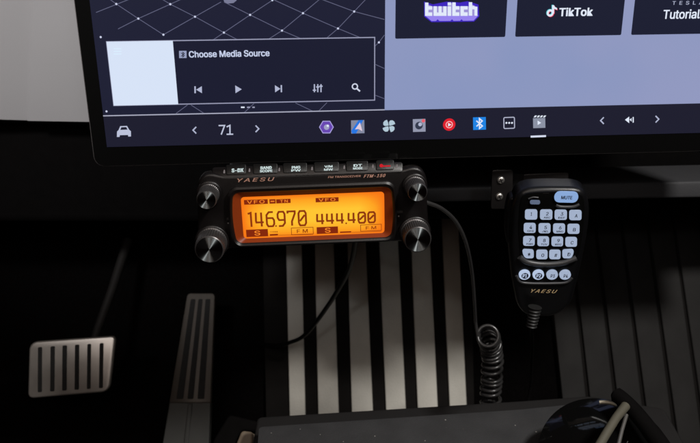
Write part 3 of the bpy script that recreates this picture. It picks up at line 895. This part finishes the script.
def lcd_material():
    """backlight plate: brighter where its lamps sit along the top and middle"""
    m = bpy.data.materials.new('lcd_backlight'); m.use_nodes = True; nt = m.node_tree
    b = nt.nodes['Principled BSDF']; b.inputs['Base Color'].default_value = (0.02, 0.01, 0.002, 1); b.inputs['Roughness'].default_value = 0.25
    tc = nt.nodes.new('ShaderNodeTexCoord'); sp = nt.nodes.new('ShaderNodeSeparateXYZ')
    nt.links.new(tc.outputs['Generated'], sp.inputs[0])
    def edge(sock, k):
        # distance from the nearest edge, 0 at the edge
        s = nt.nodes.new('ShaderNodeMath'); s.operation = 'SUBTRACT'; s.inputs[1].default_value = 0.5; nt.links.new(sock, s.inputs[0])
        a = nt.nodes.new('ShaderNodeMath'); a.operation = 'ABSOLUTE'; nt.links.new(s.outputs[0], a.inputs[0])
        d = nt.nodes.new('ShaderNodeMath'); d.operation = 'SUBTRACT'; d.inputs[0].default_value = 0.5; nt.links.new(a.outputs[0], d.inputs[1])
        q = nt.nodes.new('ShaderNodeMath'); q.operation = 'MULTIPLY'; q.use_clamp = True; q.inputs[1].default_value = k; nt.links.new(d.outputs[0], q.inputs[0])
        return q.outputs[0]
    ex, ey = edge(sp.outputs['X'], 5.5), edge(sp.outputs['Y'], 2.7)
    mu = nt.nodes.new('ShaderNodeMath'); mu.operation = 'MULTIPLY'; nt.links.new(ex, mu.inputs[0]); nt.links.new(ey, mu.inputs[1])
    cr = nt.nodes.new('ShaderNodeValToRGB')
    e = cr.color_ramp.elements
    e[0].position = 0.0; e[0].color = (*lin((246, 116, 20)), 1)
    e[1].position = 1.0; e[1].color = (*lin((255, 197, 50)), 1)
    x = e.new(0.35); x.color = (*lin((253, 162, 32)), 1)
    nt.links.new(mu.outputs[0], cr.inputs[0])
    nt.links.new(cr.outputs[0], b.inputs['Emission Color']); b.inputs['Emission Strength'].default_value = 1.0
    return m


NL = -2.35
lcd = MB().flat(PR, rr(A0 - 1.3, A1 + 1.3, B0 - 1.3, B1 + 1.3, 2.2, 5), NL).build('lcd_panel', lcd_material(), rad)
L1, L2 = NL + 0.08, NL + 0.16
G_SEG = glow('lcd_segment', (140, 52, 10)); G_TAG = glow('lcd_tag', (132, 38, 6)); G_TAGT = glow('lcd_tag_text', (252, 136, 40))
for (x0, y0, x1, y1) in ((244.0, 199.6, 267.8, 204.3), (269.4, 199.2, 275.6, 203.6), (276.2, 199.0, 290.6, 203.2), (315.6, 197.6, 338.6, 201.9), (246.2, 229.4, 268.0, 236.7), (316.7, 226.8, 338.0, 233.6), (269.8, 234.0, 278.0, 235.6), (340.0, 231.4, 351.2, 232.7)):
    a0, a1, b0, b1 = PR.rect(x0, y0, x1, y1, L1)
    MB().flat(PR, [(a0, b0), (a1, b0), (a1, b1), (a0, b1)], L1).build('lcd_block', G_TAG, lcd)
for (t_, x0, y0, x1, y1) in (('VFO', 247.0, 200.2, 264.6, 203.6), ('TN', 280.0, 199.7, 287.8, 202.6), ('VFO', 318.6, 198.2, 335.4, 201.3), ('S', 254.4, 230.6, 260.2, 235.5), ('S', 324.9, 227.8, 330.5, 232.7)):
    MB().textpx(PR, t_, x0, y0, x1, y1, L2, bold=0.02, space=1.2).build('lcd_text', G_TAGT, lcd)
MB().strokepx(PR, [(270.6, 201.4), (274.4, 201.3)], 0.7, L2).build('lcd_text', G_TAGT, lcd)
for (x0, y0, x1, y1) in ((291.4, 227.6, 313.2, 234.3), (360.6, 224.6, 381.4, 230.8)):
    a0, a1, b0, b1 = PR.rect(x0, y0, x1, y1, L1)
    MB().stroke(PR, [(a0, b0), (a1, b0), (a1, b1), (a0, b1)], 0.36, L1, True).build('lcd_frame', G_SEG, lcd)
    w = x1 - x0
    MB().textpx(PR, 'FM', x0 + w * .25, y0 + 1.6, x1 - w * .25, y1 - 1.5, L2, bold=0.02, space=1.4).build('lcd_text', G_SEG, lcd)
MB().strokepx(PR, [(278.4, 235.2), (313.2, 234.6)], 0.22, L1).build('lcd_rule', G_SEG, lcd)
MB().strokepx(PR, [(351.6, 232.4), (381.4, 231.2)], 0.22, L1).build('lcd_rule', G_SEG, lcd)
mb = MB()
for k in range(5): mb.strokepx(PR, [(270.2 + 1.6 * k, 231.8), (271.0 + 1.6 * k, 231.8)], 0.4 + 0.14 * k, L1)
mb.build('lcd_text', G_SEG, lcd)
# frequency digits, drawn as strokes in a unit cell (x right, y up)
DG = {'1': [[(.12, .93), (.62, 1), (.62, 0)]],
      '4': [[(.12, 1), (.08, .42), (.12, .3), (1, .3)], [(.74, 1), (.74, 0)]],
      '6': [[(.86, 1), (.35, 1), (.06, .8), (.06, .16), (.22, 0), (.78, 0), (.95, .16), (.95, .42), (.78, .58), (.08, .58)]],
      '9': [[(.14, 0), (.65, 0), (.94, .2), (.94, .84), (.78, 1), (.22, 1), (.05, .84), (.05, .58), (.22, .42), (.92, .42)]],
      '7': [[(.05, .86), (.05, 1), (.95, 1), (.95, .85), (.55, .3), (.55, 0)]],
      '0': [[(.06, .16), (.22, 0), (.78, 0), (.94, .16), (.94, .84), (.78, 1), (.22, 1), (.06, .84), (.06, .16)], [(.2, .3), (.8, .72)]]}


def digits(spec, y0l, y1l, y0r, y1r, xl, xr):
    for ch, x0, x1 in spec:
        tl = (x0 - xl) / (xr - xl); tr = (x1 - xl) / (xr - xl); tm = (tl + tr) / 2
        ytop = y0l + (y0r - y0l) * tm; ybot = y1l + (y1r - y1l) * tm
        a0, a1, b0, b1 = PR.rect(x0, ytop, x1, ybot, L1)
        mb = MB()
        for j, s in enumerate(DG[ch]):
            mb.stroke(PR, [(a0 + (a1 - a0) * x, b0 + (b1 - b0) * y) for x, y in s], 1.2, L1 + 0.03 * j)
        mb.build('lcd_digit', G_SEG, lcd)


digits([('1', 247.4, 253.4), ('4', 255.2, 263.6), ('6', 266.2, 274.4), ('9', 277.4, 285.2), ('7', 287.4, 295.4), ('0', 298.2, 306.4)], 213.0, 227.0, 210.8, 225.2, 247, 307)
digits([('4', 316.4, 324.2), ('4', 326.2, 334.0), ('4', 336.2, 344.0), ('4', 347.8, 355.6), ('0', 358.0, 365.6), ('0', 367.8, 375.4)], 214.0, 224.4, 212.0, 222.3, 316, 376)
for p in ((276.0, 226.0), (346.2, 223.3)):
    MB().disc(PR, PR.px(p, L1), 0.55, L1, 12).build('lcd_digit', G_SEG, lcd)
# small side keys
for (x0, x1, y) in ((226.3, 231.2, 219.6), (395.2, 403.4, 212.6)):
    q = rnd([R_(x0, y + 1.3, -1), R_(x1, y + 1.2, -1), R_(x1, y - 1.3, -1), R_(x0, y - 1.3, -1)], .5, 3)
    MB().prism(PR, q, -3, -1, .3, 1).build('side_key', M_DARKSTEEL, rad)
    MB().disc(PR, R_((x0 + x1) / 2 - .6, y + 3.6, -2.45), 0.5, -2.45, 12).build('index_dot', M_SCREW, rad)


def turned_metal():
    m = bpy.data.materials.new('turned_metal'); m.use_nodes = True; nt = m.node_tree
    b = nt.nodes['Principled BSDF']; b.inputs['Base Color'].default_value = (0.30, 0.33, 0.34, 1); b.inputs['Metallic'].default_value = 1.0
    b.inputs['Roughness'].default_value = 0.33; b.inputs['Anisotropic'].default_value = 1.0; b.inputs['Anisotropic Rotation'].default_value = 0.25
    tg = nt.nodes.new('ShaderNodeTangent'); tg.direction_type = 'RADIAL'; tg.axis = 'Z'
    nt.links.new(tg.outputs[0], b.inputs['Tangent'])
    return m


M_TURN = turned_metal()


def knob(bx, by, r, h, ring):
    c = R_(bx, by, -2)
    k = MB().lathe(PR, c, [(r * 1.02, -2.5), (r * 1.02, 1.2), (r * 0.97, 1.6), (r * 0.97, h - 1.2), (r * 0.93, h - 0.4), (r * 0.88, h)], 120, ribs=40, ribd=0.45, riblim=(1.5, h - 1.0)).build('knob', M_KNOB, rad, smooth=35)
    MB().lathe(PR, c, [(r * .86, h - .1), (r * .86, h + .12)], 64).build('knob_face', M_TURN, k)
    mb = MB()
    prof_ = [(r * 1.0 + ring, -2.6), (r * 1.0 + ring, 0.2), (r * 1.0 + ring - .8, .8), (r * 1.03, .8)]
    vs = mb.lathe(PR, c, prof_, 72)
    mb.build('knob_collar', M_RADIO, rad, smooth=40)
    return k


knob(209.6, 192.6, 6.3, 13.0, 1.5)
knob(212.4, 240.6, 9.4, 13.5, 1.2)
knob(414.4, 185.2, 6.3, 13.0, 1.5)
knob(414.6, 231.0, 8.9, 13.5, 1.2)

# ------------------------------------------------------------------ hand microphone and its hanger
PM = Plane(pt(546, 235, 0.455), RC @ rot(30, -4, 0.8))
M_ = lambda x, y, n=0.0: PM.px((x, y), n)
mic = thing('hand_microphone', 'black hand microphone with a lit pale blue keypad, hanging right of the radio', 'microphone', PM)
outl = [(517, 194.5), (526, 189.4), (545, 188.2), (576, 188.6), (586, 192), (590.5, 206), (589.2, 228), (583.5, 258), (577.5, 284), (571.5, 306), (556, 318), (528, 318.5), (517.5, 308), (512.6, 282), (509.2, 246), (511.5, 208)]
MB().prism(PM, rnd([M_(*p) for p in outl], 5, 4), -13, 0, 3.6, 5).build('housing', M_MIC, mic, smooth=45)
q = [(522, 193.2), (546, 191.6), (575, 191.6), (583, 195.6), (584.6, 206), (583, 232), (578.5, 257), (567, 263.6), (547, 265.4), (529, 263.0), (520.5, 255.8), (518.4, 230), (519.6, 206)]
MB().prism(PM, rnd([M_(*p) for p in q], 4, 4), -1, 0.5, 0.4, 2).build('face_plate', M_GLOSS, mic, smooth=40)
q = [(508.8, 196), (515, 194.5), (513.4, 215), (512.5, 240), (506.5, 243), (504.5, 228), (505.6, 208)]
MB().prism(PM, rnd([M_(x, y, -8) for x, y in q], 3, 4), -13.5, -5, 2.2, 3).build('talk_button', M_MIC, mic, smooth=45)
G_MKEY = glow('mic_key_lit', (162, 176, 201)); G_MKEY2 = glow('mic_mute_lit', (136, 168, 216)); G_MDIM = glow('mic_key_dim', (92, 104, 128))
rows = [[(531.2, 215), (546.3, 215.1), (560.9, 215.3), (575.5, 215.6)], [(529.8, 228.5), (544.6, 228.8), (559.2, 229), (573.6, 229.4)],
        [(529, 241.5), (543.3, 241.8), (557.4, 242), (571.3, 242.4)], [(528.3, 254.1), (542, 255), (555, 255), (568.2, 254.1)]]
leg = [['1', '2', '3', 'A'], ['4', '5', '6', 'B'], ['7', '8', '9', 'C'], ['*', '0', '#', 'D']]
sub = [[None, 'ABC', 'DEF', None], ['GHI', 'JKL', 'MNO', None], ['PQRS', 'TUV', 'WXYZ', None], [None] * 4]
KN = 1.6
for j in range(4):
    wv = 12.2 - 0.36 * j; hv = 9.8 - 0.25 * j
    for i in range(4):
        x, y = rows[j][i]
        qp = [(x - wv / 2, y + hv / 2), (x + wv / 2, y + hv / 2), (x + wv / 2 + .2, y - hv / 2), (x - wv / 2 + .2, y - hv / 2)]
        rad_ = 1.4
        if j == 3 and i == 0: qp = [(x - 3.0, y + hv / 2), (x + wv / 2, y + hv / 2), (x + wv / 2, y - hv / 2 + .6), (x - wv / 2, y - hv / 2), (x - wv / 2, y)]
        if j == 3 and i == 3: qp = [(x - wv / 2, y + hv / 2), (x + 3.0, y + hv / 2), (x + wv / 2, y), (x + wv / 2, y - hv / 2), (x - wv / 2, y - hv / 2 + .6)]
        q = rnd([M_(*p, KN) for p in qp], rad_, 4)
        k = MB().prism(PM, q, 0.2, KN, 0.4, 2).build('key', G_MKEY, mic, smooth=40)
        mb = MB()
        if sub[j][i]:
            mb.textpx(PM, leg[j][i], x - 0.2, y - 3.0, x + 2.4, y + 0.4, KN + .1, bold=0.02)
            mb.textpx(PM, sub[j][i], x - 2.6, y + 1.6, x + 4.0, y + 3.4, KN + .1, bold=0.03)
        else:
            dy = -1.0 if leg[j][i] == '1' else 0.3
            mb.textpx(PM, leg[j][i], x - 0.6, y - 1.7 + dy, x + (1.0 if leg[j][i] == '1' else 2.2), y + 1.7 + dy, KN + .1, bold=0.02)
        mb.build('legend', M_LEGEND, k)
a0, a1, b0, b1 = PM.rect(554.6, 192.2, 578.4, 202.9, KN)
k = MB().prism(PM, rr(a0, a1, b0, b1, 3.2, 8), 0.2, KN, 0.4, 2).build('key', G_MKEY2, mic, smooth=40)
MB().textpx(PM, 'MUTE', 561.2, 195.9, 572.4, 199.4, KN + .1, bold=0.03).build('legend', M_LEGEND, k)
a0, a1, b0, b1 = PM.rect(530.2, 200.8, 540.2, 204.6, KN)
MB().prism(PM, rr(a0, a1, b0, b1, 1.1, 5), 0.2, KN, 0.3, 2).build('key', G_MDIM, mic, smooth=40)
M_RIDGE = mat('mic_ridge', (0.035, 0.035, 0.037), rough=0.4, spec=0.5)
for pl, r_ in ((((528.5, 199.2), (533, 197.6), (538.4, 198.0)), 0.0005), (((556, 205.4), (561, 207.0), (573, 207.0), (579.5, 204.6)), 0.0009),
               (((519.6, 257.0), (527, 262.2), (543, 264.6), (562, 263.2), (576.5, 258.2)), 0.0019), (((516.6, 276), (519.8, 281.6), (528, 283.6), (550, 283.8), (566, 282.8), (572.2, 278.4)), 0.0009)):
    MB().tube(spline([PM.w(*M_(p, q_, 1.0), 0.6) for p, q_ in pl], 6), r_, 8).build('trim_ridge', M_RIDGE, mic, smooth=60)
MB().strokepx(PM, [(543, 193.4), (549, 193.2)], 0.35, 0.62).build('mic_slot', M_DARKSTEEL, mic)
for i, (x, l) in enumerate(((524.7, 'P1'), (538.5, 'P2'), (552.3, 'P3'), (565.3, 'P4'))):
    y = 275.4; c0 = M_(x, y, KN); r0 = M_(x + 5.7, y, KN)[0] - c0[0]
    k = MB().lathe(PM, c0, [(r0, 0.0), (r0, KN - .3), (r0 - .3, KN)], 40).build('key', glow('mic_key_white', (180, 196, 224)) if i < 2 else G_MKEY, mic, smooth=40)
    if i < 2:
        c1 = (c0[0] + .2, c0[1] - .3)
        d = MB().disc(PM, c1, r0 * .62, KN + .06, 30).build('legend', M_LEGEND, k)
        MB().textpx(PM, l, x - 2.0, y - 1.4, x + 2.4, y + 2.1, KN + .14, bold=0.03).build('legend', glow('mic_key_white', (180, 196, 224)), k)
    else:
        MB().textpx(PM, l, x - 1.6, y - 1.0, x + 2.6, y + 2.2, KN + .1, bold=0.02).build('legend', M_LEGEND, k)
MB().textpx(PM, 'YAESU', 529.2, 289.4, 557.4, 292.9, 0.15, bold=0.015, space=1.25, shear=0.5).build('brand_print', M_GOLDPRINT, mic)
# cord boot under the microphone: five ridges
ba, bb = pt(535, 307, 0.472), pt(531.5, 326, 0.476)
pts = []; rs = []
for i in range(31):
    t = i / 30
    pts.append(ba + (bb - ba) * t); rs.append(0.0038 - 0.0008 * t + 0.0006 * math.cos(t * 2 * math.pi * 6))
MB().tube(pts, rs, 16).build('cord_boot', mat('boot_rubber', (0.012, 0.012, 0.012), rough=0.5, spec=0.3), mic, smooth=30)

PH = Plane(pt(500, 188, 0.50), RC @ rot(20, -2, 0))
hang = thing('microphone_hanger', 'black metal hanger plate with two screws, beside the hand microphone', 'bracket', PH)
H_ = lambda x, y, n=0.0: PH.px((x, y), n)
q = rnd([H_(*p) for p in ((492.2, 170.2), (513.2, 170.0), (512.2, 209), (491.0, 209))], 1.6)
MB().prism(PH, q, -2.0, 0, 0.35, 2).build('plate', M_HANG, hang, smooth=30)
for (x, y) in ((500.8, 180.0), (499.3, 196.4)):
    c0 = H_(x, y)
    sc = MB().lathe(PH, c0, [(2.5, 0), (2.4, 0.7), (1.8, 1.25), (0.9, 1.45)], 28).build('screw', M_SCREW, hang, smooth=40)
    mb = MB()
    for a in (0.5, 0.5 + math.pi / 2):
        d = np.array([math.cos(a), math.sin(a)]) * 1.5
        mb.stroke(PH, [(c0[0] - d[0], c0[1] - d[1]), (c0[0] + d[0], c0[1] + d[1])], 0.55, 1.5 + .02 * a)
    mb.build('screw_slot', M_SOFT, sc)
q = rnd([H_(x, y, -6) for x, y in ((523.5, 174.4), (568.6, 172.6), (568.4, 200), (523.0, 200))], 1.2)
MB().prism(PH, q, -7.5, -6, 0.4, 2).build('hook', M_HANG, hang, smooth=30)
q = rnd([H_(x, y, -9) for x, y in ((494, 172), (566, 176), (566, 204), (494, 206))], 1.2)
MB().prism(PH, q, -9.5, -7.6).build('back_plate', M_BLACK, hang)
MB().prism(PH, rr(10, 34, -8, 6, 1), -80, -9.6).build('arm', M_BLACK, hang)

# ------------------------------------------------------------------ coiled cord from radio, hanging behind the console
path = spline([pt(421, 200.5, 0.487), pt(428, 202.8, 0.487), pt(442, 208.8, 0.495), pt(456, 222, 0.51), pt(466, 243, 0.53), pt(472.0, 272, 0.56), pt(474.6, 303, 0.585), pt(475.6, 322, 0.60)], 8)
axis = spline([pt(488.0, 335.5, 0.600), pt(489.0, 338.5, 0.618), pt(490.8, 346, 0.632), pt(492.4, 358, 0.640), pt(492.2, 372, 0.645), pt(491.0, 390, 0.650), pt(490.0, 420, 0.655)], 10)
axis = np.array(axis)
L = np.concatenate([[0], np.cumsum(np.linalg.norm(np.diff(axis, axis=0), axis=1))])
turns_pitch = 0.0055; rh = 0.0082
n_t = int(L[-1] / turns_pitch)
hel = []
right = np.array([1.0, 0, 0])
NS = n_t * 22
for i in range(NS + 1):
    u_ = i / NS
    s_ = L[-1] * (u_ + 0.012 * math.sin(u_ * 23.0) + 0.006 * math.sin(u_ * 61.0 + 1.0)) if 0 < i < NS else L[-1] * u_
    s_ = min(max(s_, 0.0), L[-1])
    j = min(int(np.searchsorted(L, s_, side='right')) - 1, len(L) - 2)
    f_ = (s_ - L[j]) / (L[j + 1] - L[j] + 1e-9)
    p = axis[j] * (1 - f_) + axis[j + 1] * f_
    t = axis[min(j + 2, len(axis) - 1)] - axis[max(j - 1, 0)]; t /= np.linalg.norm(t)
    e1 = right - t * (right @ t); e1 /= np.linalg.norm(e1); e2 = np.cross(t, e1)
    a = math.pi + 2 * math.pi * i / 22
    rad_h = rh * (1 + 0.03 * math.sin(i * 0.37))
    hel.append(p + rad_h * (math.cos(a) * e1 + math.sin(a) * e2))
tail = spline([hel[-1], pt(500, 440, 0.665), pt(520, 428, 0.67), pt(530, 390, 0.67), pt(532, 350, 0.62), pt(531.8, 333, 0.52), pt(531.5, 326, 0.477)], 8)
MB().tube(tail, 0.0014, 8).build('cord_lead', M_SOFT, mic, smooth=70)
full = path + [path[-1] * 0.5 + hel[0] * 0.5] + hel
mb = MB().tube(full, 0.00138, 8)
o = mb.build('coiled_cord', M_CORD, smooth=70)
o['label'] = 'black coiled cord curving down from the radio into a hanging coil'; o['category'] = 'cord'
